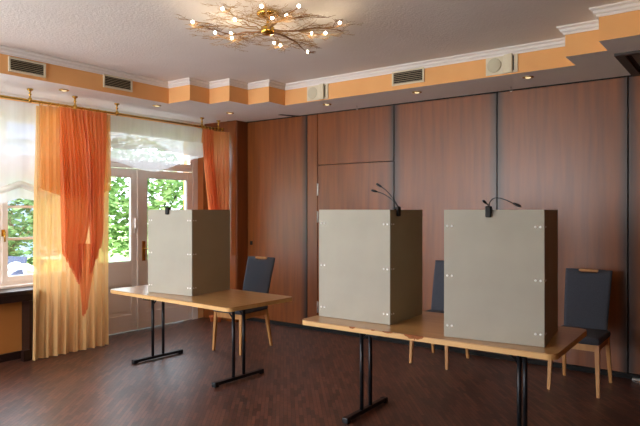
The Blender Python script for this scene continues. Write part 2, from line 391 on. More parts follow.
d1 = struct(bpy.data.objects.new('door_1', None)); C.objects.link(d1)
b = MB(); xf = XW - .01
b.box(xf - .08, 3.96, 0, xf, 4.03, 2.76); b.box(xf - .08, 5.67, 0, xf + .02, 5.76, 2.76)
b.box(xf - .08, 4.03, 2.60, xf, 5.67, 2.76); b.box(xf - .08, 4.03, 2.11, xf, 5.67, 2.17)
b.obj('door_frame', M['frame_paint'], d1)
sash(d1, 4.03, 5.67, 2.17, 2.60, .045, 'transom_light', (), x=XW + .002)
def leaf(y0, y1, stl, str_):
    b = MB(); xa, xb = XW - .055, XW + .005
    b.box(xa, y0, .01, xb, y0 + stl, 2.10, .004); b.box(xa, y1 - str_, .01, xb, y1, 2.10, .004)
    b.box(xa, y0 + stl, 2.0, xb, y1 - str_, 2.10, .004)
    b.box(xa, y0 + stl, .60, xb, y1 - str_, .90, .004); b.box(xa, y0 + stl, .01, xb, y1 - str_, .22, .004)
    # sunk lower panel with raised field and moulding
    b.box(xa + .02, y0 + stl, .22, xb - .02, y1 - str_, .60)
    b.box(xa + .01, y0 + stl + .045, .265, xb - .011, y1 - str_ - .045, .555, .006)
    o = b.obj('door_leaf', M['frame_paint'], d1)
    MB().box(XW - .03, y0 + stl - .005, .895, XW - .024, y1 - str_ + .005, 2.005).obj('pane', M['glass'], o)
    b = MB()
    for (ya, yb, za, zb) in ((y0 + stl, y0 + stl + .014, .9, 2.0), (y1 - str_ - .014, y1 - str_, .9, 2.0), (y0 + stl + .014, y1 - str_ - .014, .9, .914), (y0 + stl + .014, y1 - str_ - .014, 1.986, 2.0)):
        b.box(XW - .022, ya, za, XW - .002, yb, zb)
    b.obj('glazing_bead', M['white_garden'], o)
    return o
l1 = leaf(4.04, 4.72, .12, .075)
l2 = leaf(4.765, 5.665, .115, .095)
MB().box(XW - .05, 4.722, .01, XW + .02, 4.763, 2.10, .006).obj('astragal', M['frame_paint'], d1)
b = MB().box(XW + .005, 4.675, 1.27, XW + .016, 4.70, 1.46, .003); b.box(XW + .012, 4.67, 1.33, XW + .05, 4.695, 1.46, .006)
o = b.obj('casement_bolt', M['white_garden'], l1); o['label'] = 'white bolt lever'
b = MB().box(XW + .005, 4.80, .90, XW + .014, 4.85, 1.16, .003); b.tube([(XW + .014, 4.825, 1.06), (XW + .055, 4.825, 1.06)], .009); b.tube([(XW + .052, 4.82, 1.06), (XW + .05, 4.95, 1.05)], .009)
o = b.obj('door_handle', M['brass'], l2); o['label'] = 'brass lever handle on long plate'

# radiator cupboard / counter under window 1
rc = thing('radiator_cabinet', 'dark wooden radiator cabinet with sill top under the left window', 'cabinet', (0, 0, 0))
MB().box(XW, 1.9, .70, -6.05, 3.30, .738, .004).obj('counter_top', M['dark_wood'], rc)
b = MB().box(XW, 1.9, .62, -6.09, 3.30, .70)
for ya, yb in ((3.12, 3.30), (1.95, 2.13)): b.box(XW + .02, ya, 0.0, -6.08, yb, .62)
b.box(-6.12, 3.05, 0, -6.06, 3.12, .11); b.box(-6.30, 2.13, 0, -6.22, 3.12, .08)
b.obj('cabinet_frame', M['dark_wood'], rc)
MB().box(-6.27, 2.13, .08, -6.24, 3.12, .62).obj('back_panel', M['niche'], rc)
o = struct(MB().box(XW - .01, 2.16, .738, -6.32, 3.40, .762, .004).obj('trim_8', M['white_paint']))

# ------------------------------------------------------------------ curtain rod, curtains, sheers
XRD, ZRD = -6.0, 2.70
rod = thing('curtain_rod', 'long brass curtain rod hung below the soffit along the window wall', 'curtain rod', (XRD, 2.2, ZRD))
def loc(o, p): o.location = (0, 0, 0); return o
def rel(bm_, name, mat, parent, label=None):
    o = bm_.obj(name, mat, parent, Matrix.Translation(-Vector(parent.location)) if parent.rotation_euler.z == 0 else None)
    if label: o['label'] = label
    return o
rel(MB().tube([(XRD, 2.0, ZRD), (XRD, 5.80, ZRD)], .013, 10), 'rod', M['brass'], rod)
rel(MB().ball((XRD, 5.815, ZRD), .024), 'finial', M['brass'], rod)
for y in (2.35, 3.085, 3.584, 4.114, 5.434, 5.74):
    b = MB().lathe([(.03, 0), (.03, -.012), (.012, -.02), (.009, -.045), (.017, -.055), (.009, -.066), (.009, -.09), (.02, -.1), (.02, -.135), (.008, -.145)], (XRD, y, ZS - .002), 12)
    rel(b, 'bracket', M['brass'], rod)
def ring_row(ys):
    for y in ys:
        b = MB(); b.tube([(XRD + .027 * math.cos(t), y, ZRD - .014 + .027 * math.sin(t)) for t in [k * math.pi / 6 for k in range(13)]], .0045, 6, cap=False)
        rel(b, 'ring', M['brass'], rod)
ring_row([3.20 + .095 * k for k in range(9)]); ring_row([5.46 + .062 * k for k in range(6)])

def panel(name, mat, y0f, y1f, z0f, z1, x, amp, freq, parent, nu=150, nv=46, ph=0.0, seed=0, skew=0.0, bend=0.0):
    """hanging cloth: y range and hem depend on height; folds open out downward"""
    def fn(u, v):
        zt = z1; zb = z0f(u); z = zt + (zb - zt) * v
        w = (zt - z) / 2.7
        y = y0f(z) + (y1f(z) - y0f(z)) * u
        a = amp * (.35 + .8 * min(1, w * 3)) if v > .02 else amp * .3
        t = u * freq * 2 * math.pi + ph + skew * (z1 - z) * (u - .5)
        n = noise.noise(Vector((u * 9 + seed, z * .5, seed)))
        xx = x + a * (math.sin(t + 1.2 * n) * .75 + .35 * math.sin(t * 2.3 + 2 * n + seed)) + .012 * n
        xx += bend * max(0, u - .35) ** 1.5
        return (xx - XRD, y - 2.2 if False else y, z)
    o = grid_obj(name, mat, fn, nu, nv, parent, 0.0)
    return o
ct = thing('curtain', 'wide orange and cream floor-length curtain between the window and glazed door', 'curtain', (XRD, 0, 0))
cream = panel('lining', M['cream_sheer'], lambda z: 3.14 - .03 * (2.7 - z) / 2.7, lambda z: 4.0, lambda u: .012, 2.655, XRD, .030, 8, ct, 200, 40)
cream['label'] = 'cream floor-length sheer'
panel('sheer', M['apricot_sheer'], lambda z: 3.15, lambda z: 3.99, lambda u: 1.80 - .10 * math.sin(u * math.pi), 2.662, XRD + .055, .020, 9, ct, 160, 30, 1.0, 3)['label'] = 'apricot sheer'
def ss(a, b, t):
    t = max(0, min(1, (t - a) / (b - a))); return t * t * (3 - 2 * t)
# orange overlay: left half sweeps in, right half sweeps in, both run out into a hanging tail
panel('swag', M['orange_cloth'], lambda z: 3.35 + .02 * (2.68 - z) + .13 * ss(1.15, .62, z), lambda z: 3.63 + .10 * math.sin((2.68 - z) * 1.6) - .06 * ss(1.7, 1.0, z), lambda u: .78 + .34 * (1 - u) ** 2 - .02 * u, 2.665, XRD + .095, .022, 7, ct, 110, 46, .4, 5, 5.0)
panel('swag', M['orange_cloth'], lambda z: 3.60 + .07 * math.sin((2.68 - z) * 1.7) + .065 * ss(1.7, 1.0, z), lambda z: 3.90 - .03 * (2.68 - z) - .06 * ss(1.4, .8, z), lambda u: .86 + .36 * u ** 2, 2.665, XRD + .115, .022, 6, ct, 110, 46, 2.0, 8, -6.0)
panel('tail', M['orange_cloth'], lambda z: 3.535 + .05 * ss(1.1, .4, z), lambda z: 3.74 - .09 * ss(1.1, .4, z), lambda u: .40 + .14 * abs(u - .35), 1.2, XRD + .13, .010, 3.2, ct, 50, 30, 1.0, 4)

ct2 = thing('curtain', 'narrow orange curtain gathered beside the dark corner panel, right of the glazed door', 'curtain', (XRD, 0, 0))
panel('lining', M['orange_light'], lambda z: 5.44 + .12 * ss(2.6, 1.2, z), lambda z: 5.85, lambda u: .93, 2.66, XRD, .02, 7, ct2, 110, 40, 0, 2, 0, .19)['label'] = 'light orange curtain layer'
panel('swag', M['orange_cloth'], lambda z: 5.40 + .16 * ss(2.5, 1.1, z), lambda z: 5.60 + .10 * ss(2.5, 1.3, z), lambda u: .98 + .1 * u, 2.665, XRD + .05, .016, 4, ct2, 70, 40, 1, 6)

def sheer_blind(label, y0, y1, top, fold_hi, fold_lo, hem, x=-6.09, um='white_sheer_dense'):
    t = thing('sheer_blind', label, 'blind', (x, 0, 0))
    n = 80
    def upper(u, v):
        y = y0 + (y1 - y0) * u; z = top + (fold_hi(y) - top) * v
        return (.012 * math.sin(u * 9 + 2 * v) + .008 * math.sin(u * 31), y, z)
    grid_obj('upper_cloth', M[um], upper, n, 14, t)
    def fold(u, v):
        y = y0 + (y1 - y0) * u; z = fold_hi(y) + (fold_lo(y) - fold_hi(y)) * v
        return (.012 + .035 * math.sin(v * math.pi) + .01 * math.sin(u * 13), y, z)
    grid_obj('gathered_fold', M['white_sheer_dense'], fold, n, 10, t)
    def lower(u, v):
        y = y0 + (y1 - y0) * u; z = fold_lo(y) + (hem(y) - fold_lo(y)) * v
        return (.012 * math.sin(u * 12 + v) - .004, y, z)
    grid_obj('hem', M['white_sheer'], lower, n, 8, t)
    return t
def lin(pts):
    def f(y):
        if y <= pts[0][0]: return pts[0][1]
        for (a, za), (b_, zb) in zip(pts, pts[1:]):
            if y <= b_: return za + (zb - za) * ss(a, b_, y) * .4 + (zb - za) * .6 * (y - a) / (b_ - a)
        return pts[-1][1]
    return f
sheer_blind('white gathered sheer blind over the tall left window', 2.2, 3.42, 2.69, lin([(2.2, 1.75), (2.62, 1.78), (2.82, 1.80), (3.02, 1.87), (3.2, 1.83), (3.42, 1.9)]),
            lin([(2.2, 1.68), (2.82, 1.73), (3.02, 1.80), (3.2, 1.75), (3.42, 1.83)]), lin([(2.2, 1.6), (2.82, 1.63), (3.02, 1.69), (3.2, 1.67), (3.42, 1.75)]), um='white_sheer')
sheer_blind('white sheer blind with pointed hem above the glazed door', 3.92, 5.52, 2.69, lin([(3.92, 2.44), (4.1, 2.454), (4.5, 2.47), (4.72, 2.467), (5.52, 2.49)]),
            lin([(3.92, 2.29), (4.1, 2.301), (4.35, 2.298), (4.64, 2.347), (5.04, 2.315), (5.52, 2.296)]), lin([(3.92, 2.2), (4.1, 2.147), (4.69, 2.048), (5.52, 2.29)]))

# ------------------------------------------------------------------ ceiling details
def wall_frame(parent, w, h, fw, dep, mat):
    b = MB(); b.box(-w / 2, -dep, -h / 2, w / 2, 0, -h / 2 + fw, .002); b.box(-w / 2, -dep, h / 2 - fw, w / 2, 0, h / 2, .002)
    b.box(-w / 2, -dep, -h / 2 + fw, -w / 2 + fw, 0, h / 2 - fw, .002); b.box(w / 2 - fw, -dep, -h / 2 + fw, w / 2, 0, h / 2 - fw, .002)
    return b.obj('frame', mat, parent)
def vent(label, loc_, rz, w, h):
    t = thing('air_vent', label, 'air vent', loc_, rz, 'air vents in the orange fascia')
    wall_frame(t, w, h, .018, .016, M['cream_plastic'])
    MB().box(-w / 2 + .016, -.003, -h / 2 + .016, w / 2 - .016, -.0005, h / 2 - .016).obj('backing', M['black_gap'], t)
    n = 6; hh = h - .036
    for k in range(n):
        z = -hh / 2 + hh * (k + .5) / n
        b = MB(); b.box(-w / 2 + .017, -.012, -.0012, w / 2 - .017, .006, .0012)
        b.bm.transform(Matrix.Translation((0, -.004, z)) @ Matrix.Rotation(R(32), 4, 'X'))
        b.obj('slat', M['slat'], t)
    return t
vent('cream air vent in the left fascia, nearest the left edge', (-5.53, 2.815, 2.92), R(90), .355, .138)
vent('cream air vent in the left fascia, nearer the zigzag corner', (-5.53, 3.80, 2.942), R(90), .36, .14)
vent('cream air vent in the fascia above the wood panels', (-2.85, 5.39, 2.94), 0, .37, .15)
def speaker(label, loc_):
    t = thing('wall_speaker', label, 'speaker', loc_, 0, 'wall speakers in the orange fascia')
    w, h = .30, .175
    MB().box(-w / 2, -.012, -h / 2, w / 2, 0, h / 2, .003).obj('housing', M['cream_plastic'], t)
    b = MB(); b.lathe([(.066, 0), (.066, .006), (.06, .009), (.001, .012)], (0, 0, 0), 24); b.bm.transform(Matrix.Translation((-.068, -.012, 0)) @ Matrix.Rotation(R(90), 4, 'X'))
    b.obj('grille', M['grille_cloth'], t)
    b = MB(); pr = [(.018 + .085 * k / 8, -.012 - .026 * math.sin(math.pi * k / 16)) for k in range(9)] + [(.103, -.012)]
    b.prism(pr, -h / 2 + .003, h / 2 - .003); b.obj('curved_cover', M['cream_plastic'], t)
    MB().box(.106, -.0145, -h / 2 + .02, .116, -.012, h / 2 - .02).obj('slot', M['black_gap'], t)
    return t
speaker('cream square speaker in the fascia beside the zigzag corner', (-4.01, 5.39, 2.918))
speaker('cream square speaker in the fascia right of the air vent', (-1.875, 5.39, 2.922))

DL = [(-5.779, 3.329, 'brass downlight in the soffit, first from the left edge'),
      (-5.742, 4.486, 'brass downlight in the soffit above the glazed door'),
      (-5.417, 5.383, 'brass downlight in the soffit at the room corner, above the right curtain'),
      (-4.051, 5.627, 'brass downlight in the soffit below the left speaker'),
      (-2.863, 5.611, 'brass downlight in the soffit below the air vent over the panels'),
      (-1.698, 5.598, 'brass downlight in the soffit below the right speaker')]
dl0 = None
for x, y, lab in DL:
    if dl0 is None:
        t = thing('downlight', lab, 'downlight', (x, y, ZS - .0005), 0, 'brass downlights in the soffit'); dl0 = t
        MB().lathe([(.028, -.001), (.028, -.006), (.045, -.008), (.052, -.004), (.052, 0), (.03, 0)], (0, 0, 0), 20).obj('trim_ring', M['brass'], t)
        MB().lathe([(.027, -.003), (.024, -.010), (.012, -.014), (.002, -.015)], (0, 0, 0), 16).obj('lamp', M['spot_lens'], t)
    else:
        t = copy_tree(dl0); t.location = (x, y, ZS - .0005); t['label'] = lab
    li = bpy.data.lights.new('downlight_beam', 'SPOT'); li.energy = 3.0; li.color = (1, .75, .45); li.spot_size = R(100); li.spot_blend = .8; li.shadow_soft_size = .03
    lo = bpy.data.objects.new('downlight_beam', li); C.objects.link(lo); lo.location = (x, y, ZS - .03)

for x, y, lab in ((-3.831, 5.939, 'small metal hook in the soffit above the second wood panel'), (-1.976, 5.951, 'small metal hook in the soffit near the right speaker')):
    b = MB().lathe([(.012, 0), (.012, -.004), (.003, -.006), (.003, -.02), (.001, -.021)], (0, 0, 0), 10)
    b.tube([(.012 * math.sin(t), 0, -.032 + .012 * math.cos(t)) for t in [k * .6 for k in range(9)]], .0025, 6)
    o = b.obj('ceiling_hook', M['silver']); o.location = (x, y, ZS); tag(o, lab, 'hook', 'ceiling hooks')

t = thing('ceiling_hatch', 'dark framed hatch in the soffit at the right edge of the picture', 'hatch', (-.40, 5.61, ZS))
t['label'] = 'dark framed ceiling hatch in the soffit, far right above the panels'
b = MB(); w, h = .98, .88
b.box(-w / 2, -h / 2, -.02, -w / 2 + .07, h / 2, 0); b.box(w / 2 - .07, -h / 2, -.02, w / 2, h / 2, 0)
b.box(-w / 2 + .07, -h / 2, -.02, w / 2 - .07, -h / 2 + .05, 0); b.box(-w / 2 + .07, h / 2 - .07, -.02, w / 2 - .07, h / 2, 0)
b.obj('frame', M['hatch_brown'], t)
MB().box(-w / 2 + .07, -h / 2 + .05, -.004, w / 2 - .07, h / 2 - .07, -.001).obj('gap', M['black_gap'], t)
MB().box(-w / 2 + .11, -h / 2 + .08, -.012, w / 2 - .11, h / 2 - .11, -.004, .003).obj('leaf_panel', M['hatch_grey'], t)

# chandelier of gilded twigs
CX, CY, CZ = -2.95, 3.33, 2.93
ch = thing('chandelier', 'sprawling gilded twig chandelier with small glowing bulbs on the ceiling', 'chandelier', (CX, CY, CZ))
b = MB().lathe([(.012, ZC - CZ), (.085, ZC - CZ), (.085, ZC - CZ - .02), (.07, ZC - CZ - .03), (.016, ZC - CZ - .04)][1:], (0, 0, 0), 24)
b.obj('canopy', M['brass'], ch)
MB().tube([(0, 0, .03), (0, 0, ZC - CZ - .03)], .011, 10).obj('stem', M['brass'], ch)
MB().lathe([(.01, -.03), (.045, -.028), (.052, -.01), (.052, .02), (.03, .034), (.01, .036)], (0, 0, 0), 16).obj('hub', M['brass'], ch)
bul = [(-.33, -.45), (.05, -.52), (-.05, -.30), (.28, -.38), (-.38, -.18), (-.32, -.07), (-.39, .01), (.21, -.19), (.29, -.13), (.49, -.24), (-.22, .33), (-.19, .37), (-.13, .66), (.21, .27), (.30, .33), (.53, .19)]
rnd = random.Random(11)
def grow(b, p, d, length, rad, depth):
    pts = [p.copy()]; q = p.copy(); dd = d.copy(); n = max(3, int(length / .045))
    for i in range(n):
        dd = (dd + Vector((rnd.uniform(-.38, .38), rnd.uniform(-.38, .38), rnd.uniform(-.12, .12)))); dd.z *= .7; dd.normalize()
        q = q + dd * (length / n); q.z = max(-.05, min(.10, q.z)); pts.append(q.copy())
    b.tube(pts, [max(.0009, rad * .95 * (1 - .75 * i / n)) for i in range(n + 1)], 4)
    if depth > 0:
        for _ in range(2 + depth):
            i = rnd.randint(1, n - 1); s_ = rnd.choice((-1, 1)); a = rnd.uniform(.4, .95) * s_
            base = (pts[i + 1] - pts[i]).normalized(); nd = Vector((base.x * math.cos(a) - base.y * math.sin(a), base.x * math.sin(a) + base.y * math.cos(a), rnd.uniform(-.12, .15)))
            grow(b, pts[i], nd, length * rnd.uniform(.35, .55), max(.0015, rad * .5), depth - 1)
for i, (bx, by) in enumerate(bul):
    tgt = Vector((bx, by, rnd.uniform(-.01, .01))); b = MB(); L = tgt.length; d = tgt.normalized(); side = Vector((-d.y, d.x, 0))
    w = rnd.uniform(-.12, .12) * L; n = 9; pts = []
    for k in range(n + 1):
        t = k / n; j = .013 * (1 if 0 < k < n else 0)
        pts.append(d * (.04 + (L - .04) * t) + side * (w * math.sin(math.pi * t) + rnd.uniform(-j, j)) + Vector((0, 0, tgt.z * t + rnd.uniform(-j, j) * .6)))
    dark = i in (4, 9, 12, 15)
    b.tube(pts, [(.009 if dark else .0045) * (1 - .7 * k / n) for k in range(n + 1)], 6)
    for _ in range(5 if L > .3 else 3):
        k = rnd.randint(2, n - 1); a = rnd.uniform(.35, 1.0) * rnd.choice((-1, 1)); bs = (pts[k + 1] - pts[k]).normalized() if k < n else d
        nd = Vector((bs.x * math.cos(a) - bs.y * math.sin(a), bs.x * math.sin(a) + bs.y * math.cos(a), rnd.uniform(-.1, .12)))
        rem = max(.1, min(.3, .68 - pts[k].length)); grow(b, pts[k], nd, rem * rnd.uniform(.7, 1.0), .0042 if dark else .003, 2)
    br_ = b.obj('branch', M['bark'] if dark else M['gold'], ch)
    bb = MB().ball((0, 0, 0), .0115, u=10, v=8); o = bb.obj('bulb', M['bulb'], br_); o.location = tgt + Vector((0, 0, .012))
    li = bpy.data.lights.new('bulb_glow', 'POINT'); li.energy = .42; li.color = (1, .74, .42); li.shadow_soft_size = .02
    lo = bpy.data.objects.new('bulb_glow', li); C.objects.link(lo); lo.location = Vector((CX, CY, CZ)) + tgt + Vector((0, 0, -.03))

# ------------------------------------------------------------------ tables
def rrect(w, d, r, n=6):
    out = []
    for cx, cy, a0 in ((w / 2 - r, d / 2 - r, 0), (-w / 2 + r, d / 2 - r, 90), (-w / 2 + r, -d / 2 + r, 180), (w / 2 - r, -d / 2 + r, 270)):
        for k in range(n + 1):
            a = R(a0 + 90 * k / n); out.append((cx + r * math.cos(a), cy + r * math.sin(a)))
    return out
def table(label, loc_, rz, w, d, lx, yo):
    t = thing('folding_table', label, 'table', loc_, rz, None)
    zt = .74
    b = MB(); b.prism(rrect(w, d, .055), zt - .006, zt)
    b.obj('tabletop', M['oak_top'], t)
    MB().prism(rrect(w + .002, d + .002, .056), zt - .036, zt - .006).obj('edge_band', M['oak_edge'], t)
    for s in (-1, 1):
        x = lx[0] if s < 0 else lx[1]
        lf = bpy.data.objects.new('leg_frame', None)
        b = MB().box(x - .022, yo - .285, .012, x + .022, yo + .31, .042, .006)
        for y in (yo - .27, yo + .295): b.box(x - .026, y - .025, 0, x + .026, y + .025, .044, .008)
        for y in (yo - .055, yo + .075): b.tube([(x, y, .04), (x, y, zt - .06)], .0155, 12)
        b.box(x - .018, -.30, zt - .066, x + .018, .30, zt - .038)
        o = b.obj('leg', M['black_steel'], t)
        bb = MB()
        for y in (yo - .055, yo + .075): bb.tube([(x, y, zt - .17), (x - s * .13, y, zt - .045)], .007, 8)
        bb.box(x - s * .15 - .02, -.11, zt - .052, x - s * .15 + .02, .11, zt - .038)
        bb.obj('brace', M['black_steel'], o)
    for x in (-.30 if True else 0,): MB().box(x - .05, -d / 2 + .02, zt - .056, x + .05, -d / 2 + .05, zt - .037, .004).obj('latch', M['black_plastic'], t)
    return t
tl = table('light oak folding table by the curtained door, carrying one voting booth', (-4.4675, 3.984, 0), R(-2.73), 1.86, .8325, (-.585, .655), -.06)
tr = table('light oak folding table with chipped edge in front, carrying two voting booths', (-1.838, 3.9325, 0), R(.95), 1.85, .889, (-.575, .62), -.065)
# worn chips along the front edge of the right table
rn = random.Random(4)
def chip(x0, x1, dz, dtop):
    b = MB()
    n = 12; yv = -.889 / 2 - .0026
    lo = []; hi = []
    for k in range(n + 1):
        x = x0 + (x1 - x0) * k / n; e = math.sin(math.pi * k / n) ** .5
        lo.append((x, .737 - dz * e * rn.uniform(.6, 1.0))); hi.append((x, -.889 / 2 + dtop * e * rn.uniform(.5, 1)))
    for k in range(n):
        v = [b.bm.verts.new(p) for p in ((lo[k][0], yv, lo[k][1]), (lo[k + 1][0], yv, lo[k + 1][1]), (lo[k + 1][0], yv, .7415), (lo[k][0], yv, .7415))]
        b.bm.faces.new(v)
        v = [b.bm.verts.new(p) for p in ((lo[k][0], yv, .7415), (lo[k + 1][0], yv, .7415), (hi[k + 1][0], hi[k + 1][1], .7412), (hi[k][0], hi[k][1], .7412))]
        b.bm.faces.new(v)
    o = b.obj('chipped_patch', M['chip'], tr); o['label'] = 'reddish chipped edge patch'
chip(-.045, .10, .026, .012); chip(-.21, -.13, .008, .006); chip(-.48, -.43, .012, .004); chip(-.30, -.27, .006, .003); chip(.02, .045, .034, .004)

# ------------------------------------------------------------------ voting booths
BH = 1.5726 - .742
def booth(label, loc_, rz, w, d):
    t = thing('voting_booth', label, 'voting booth', loc_, rz, 'grey board voting booths'); th = .014
    MB().box(0, 0, 0, w, th, BH, .0015).obj('front_panel', M['board'], t)
    MB().box(w - th, th, 0, w, d, BH, .0015).obj('side_panel', M['board_side'], t)
    MB().box(0, th, 0, th, d, BH, .0015).obj('side_panel', M['board_side'], t)
    for z in (.075, .40, .725):
        for x, sd in ((.022, 0), (.052, 0), (w - .022, 0), (w - .052, 0)):
            b = MB(); b.lathe([(.0075, 0), (.0075, .0015), (.004, .0032), (.001, .0036)], (0, 0, 0), 10)
            b.bm.transform(Matrix.Translation((x, 0, z)) @ Matrix.Rotation(R(90), 4, 'X')); b.obj('rivet', M['rivet'], t)
        for y in (.024, .054):
            b = MB(); b.lathe([(.006, 0), (.006, .0015), (.004, .003), (.001, .0034)], (0, 0, 0), 10)
            b.bm.transform(Matrix.Translation((w, y, z)) @ Matrix.Rotation(R(90), 4, 'Y')); b.obj('rivet', M['rivet'], t)
        for x in (0, w):   # inner angle bracket
            s = 1 if x == 0 else -1
            xa, xb = sorted((x + s * th, x + s * (th + .06)))
            MB().box(xa, th, z - .015, xb, th + .002, z + .015).obj('bracket', M['silver'], t)
    return t
booth('grey voting booth standing alone on the left table', (-4.916, 3.729, .742), R(5.7), .595, .569)
booth('grey voting booth on the left end of the right table, lamp clipped to its corner', (-2.7237, 3.676, .742), R(1.2), .6266, .538)
booth('grey voting booth on the right end of the right table, the nearest one', (-1.6254, 3.5705, .742), R(6.7), .6224, .565)

# ------------------------------------------------------------------ clip lamps on the booths
def bez(p0, p1, p2, p3, n=14):
    p0, p1, p2, p3 = map(Vector, (p0, p1, p2, p3)); o = []
    for k in range(n + 1):
        t = k / n; o.append(p0 * (1 - t) ** 3 + p1 * 3 * t * (1 - t) ** 2 + p2 * 3 * t * t * (1 - t) + p3 * t ** 3)
    return o
def clip_lamp(label, loc_, rz, necks):
    """origin on the top edge of a board 14 mm thick lying along local x; clamp straddles it along local y"""
    t = thing('clip_lamp', label, 'lamp', loc_, rz, 'gooseneck clip lamps')
    b = MB(); b.box(-.020, -.022, -.050, .020, -.0005, .022, .008); b.obj('clamp', M['black_plastic'], t)
    b = MB(); b.box(-.015, .0145, -.045, .015, .028, .02, .005); b.box(-.012, -.008, .004, .012, .022, .02, .003); b.obj('clamp_jaw', M['black_plastic'], t)
    for c1, c2, end in necks:
        p = bez((0, -.008, .015), c1, c2, end)
        nk = MB().tube(p, .0032, 6).obj('gooseneck', M['black_plastic'], t)
        d = (p[-1] - p[-2]).normalized(); e = Vector(p[-1])
        MB().tube([e - d * .004, e + d * .006, e + d * .03, e + d * .045, e + d * .05], [.0035, .0078, .0092, .007, .0025], 10).obj('lamp_head', M['black_plastic'], nk)
    return t
clip_lamp('black clip lamp on the booth of the left table', (-4.64, 3.7565, 1.574), R(5.7), [((.01, 0, .06), (.06, 0, .06), (.085, 0, .10))])
clip_lamp('black two-headed clip lamp on the side corner of the middle booth, heads pointing left', (-2.0965, 3.795, 1.574), R(91.2), [((.0, .02, .07), (.0, .08, .14), (.0, .135, .17)), ((.0, .02, .06), (.03, .10, .115), (.03, .19, .135))])
clip_lamp('black two-headed clip lamp on the front panel of the nearest booth', (-1.337, 3.6045, 1.574), R(6.7), [((-.004, 0, .03), (-.008, -.02, .035), (-.010, -.035, .04)), ((.01, 0, .11), (.09, 0, .065), (.150, 0, .038))])

# ------------------------------------------------------------------ chairs
def make_chair():
    t = thing('dining_chair', '', 'chair', (0, 0, 0))
    # seat: front at -y, back at +y
    def rounded_box(x0, y0, z0, x1, y1, z1, bev):
        b = MB(); b.box(x0, y0, z0, x1, y1, z1, bev)
        for f in b.bm.faces: f.smooth = True
        return b
    rounded_box(-.215, -.27, .43, .215, .20, .49, .022).obj('seat', M['fabric'], t)
    # backrest: curved padded slab, leaning back, with a handle slot at the top
    nx, nz = 16, 18; W0, W1, Z0, Z1 = .184, .203, .455, 1.012
    def P(i, k, back):
        u = i / nx * 2 - 1; v = k / nz; z = Z0 + (Z1 - Z0) * v
        hw = W0 + (W1 - W0) * v
        y = .185 + .15 * v ** 1.15 + .018 * u * u * -1 + .018
        th = .032 * (1 - .35 * v) * (1 - .55 * abs(u) ** 6)
        if k in (0, nz): th *= .55
        return Vector((u * hw, y + (th if back else -th * .5), z))
    b = MB(); hole = lambda i, k: (nx // 2 - 3 <= i < nx // 2 + 3) and k == nz - 1
    F = {(i, k): b.bm.verts.new(P(i, k, False)) for i in range(nx + 1) for k in range(nz + 1)}
    Bk = {(i, k): b.bm.verts.new(P(i, k, True)) for i in range(nx + 1) for k in range(nz + 1)}
    for i in range(nx):
        for k in range(nz):
            if hole(i, k): continue
            for S, o_ in ((F, 1), (Bk, -1)):
                f = b.bm.faces.new((S[i, k], S[i + 1, k], S[i + 1, k + 1], S[i, k + 1])[::o_]); f.smooth = True
    def bridge(a, c): b.bm.faces.new((F[a], F[c], Bk[c], Bk[a]))
    a0, a1 = nx // 2 - 3, nx // 2 + 3
    for i in range(nx):
        bridge((i, 0), (i + 1, 0))
        if not a0 <= i < a1: bridge((i, nz), (i + 1, nz))
    for k in range(nz): bridge((0, k), (0, k + 1)); bridge((nx, k), (nx, k + 1))
    for i in range(a0, a1): bridge((i, nz - 1), (i + 1, nz - 1))
    bridge((a0, nz - 1), (a0, nz)); bridge((a1, nz - 1), (a1, nz))
    b.obj('backrest', M['fabric'], t)
    xh = W1 * 3 / 8 + .008
    MB().box(-xh, .318, .992, xh, .352, 1.014, .006).obj('handle', M['chair_wood'], t)
    # apron
    b = MB(); b.box(-.195, -.245, .375, .195, -.225, .432); b.box(-.195, .165, .375, .195, .185, .432)
    for x in (-.195, .177): b.box(x, -.225, .375, x + .018, .165, .432)
    b.obj('apron', M['chair_wood'], t)
    for sx in (-1, 1):
        for pts in ([(sx * .185, -.235, .435), (sx * .20, -.262, 0)], [(sx * .185, .18, .45), (sx * .20, .27, 0)]):
            b = MB(); (x0, y0, z0), (x1, y1, z1) = pts
            vs = []
            for (x, y, z, r_) in ((x0, y0, z0, .019), (x1, y1, z1, .0125)):
                vs.append([b.bm.verts.new((x + a * r_, y + c * r_, z)) for a, c in ((-1, -1), (1, -1), (1, 1), (-1, 1))])
            for k in range(4): b.bm.faces.new((vs[0][k], vs[0][(k + 1) % 4], vs[1][(k + 1) % 4], vs[1][k]))
            b.bm.faces.new(vs[0]); b.bm.faces.new(vs[1][::-1])
            b.obj('leg', M['chair_wood'], t)
    return t
c1 = make_chair(); c1.location = (-4.665, 4.838, 0); c1.rotation_euler.z = R(3)
c1['label'] = 'grey upholstered chair with wooden legs behind the left table'; c1['group'] = 'grey upholstered chairs'
c2 = copy_tree(c1); c2.location = (-2.62, 5.645, 0); c2.rotation_euler.z = 0
c2['label'] = 'grey upholstered chair mostly hidden behind the two booths of the right table'
c3 = copy_tree(c1); c3.location = (-1.236, 5.585, 0); c3.rotation_euler.z = R(0)
c3['label'] = 'grey upholstered chair against the wood panels beyond the right end of the right table'

# small pots on the floor in the corner
for x, y, lab in ((-6.115, 5.735, 'small terracotta pot on the floor near the door, left of its pair'), (-6.015, 5.755, 'small terracotta pot on the floor near the door, right of its pair')):
    b = MB().lathe([(.032, 0), (.045, .062), (.05, .064), (.05, .082), (.043, .082), (.036, .03), (.004, .028)], (0, 0, 0), 18)
    o = b.obj('terracotta_pot', M['terracotta']); o.location = (x, y, 0); tag(o, lab, 'pot', 'terracotta pots in the corner')
o = MB().box(-.89, 6.05, 0, -.66, 6.08, .022, .003).obj('floor_rail', M['silver']); tag(o, 'short silver metal rail on the floor at the foot of the last wood panel', 'rail')

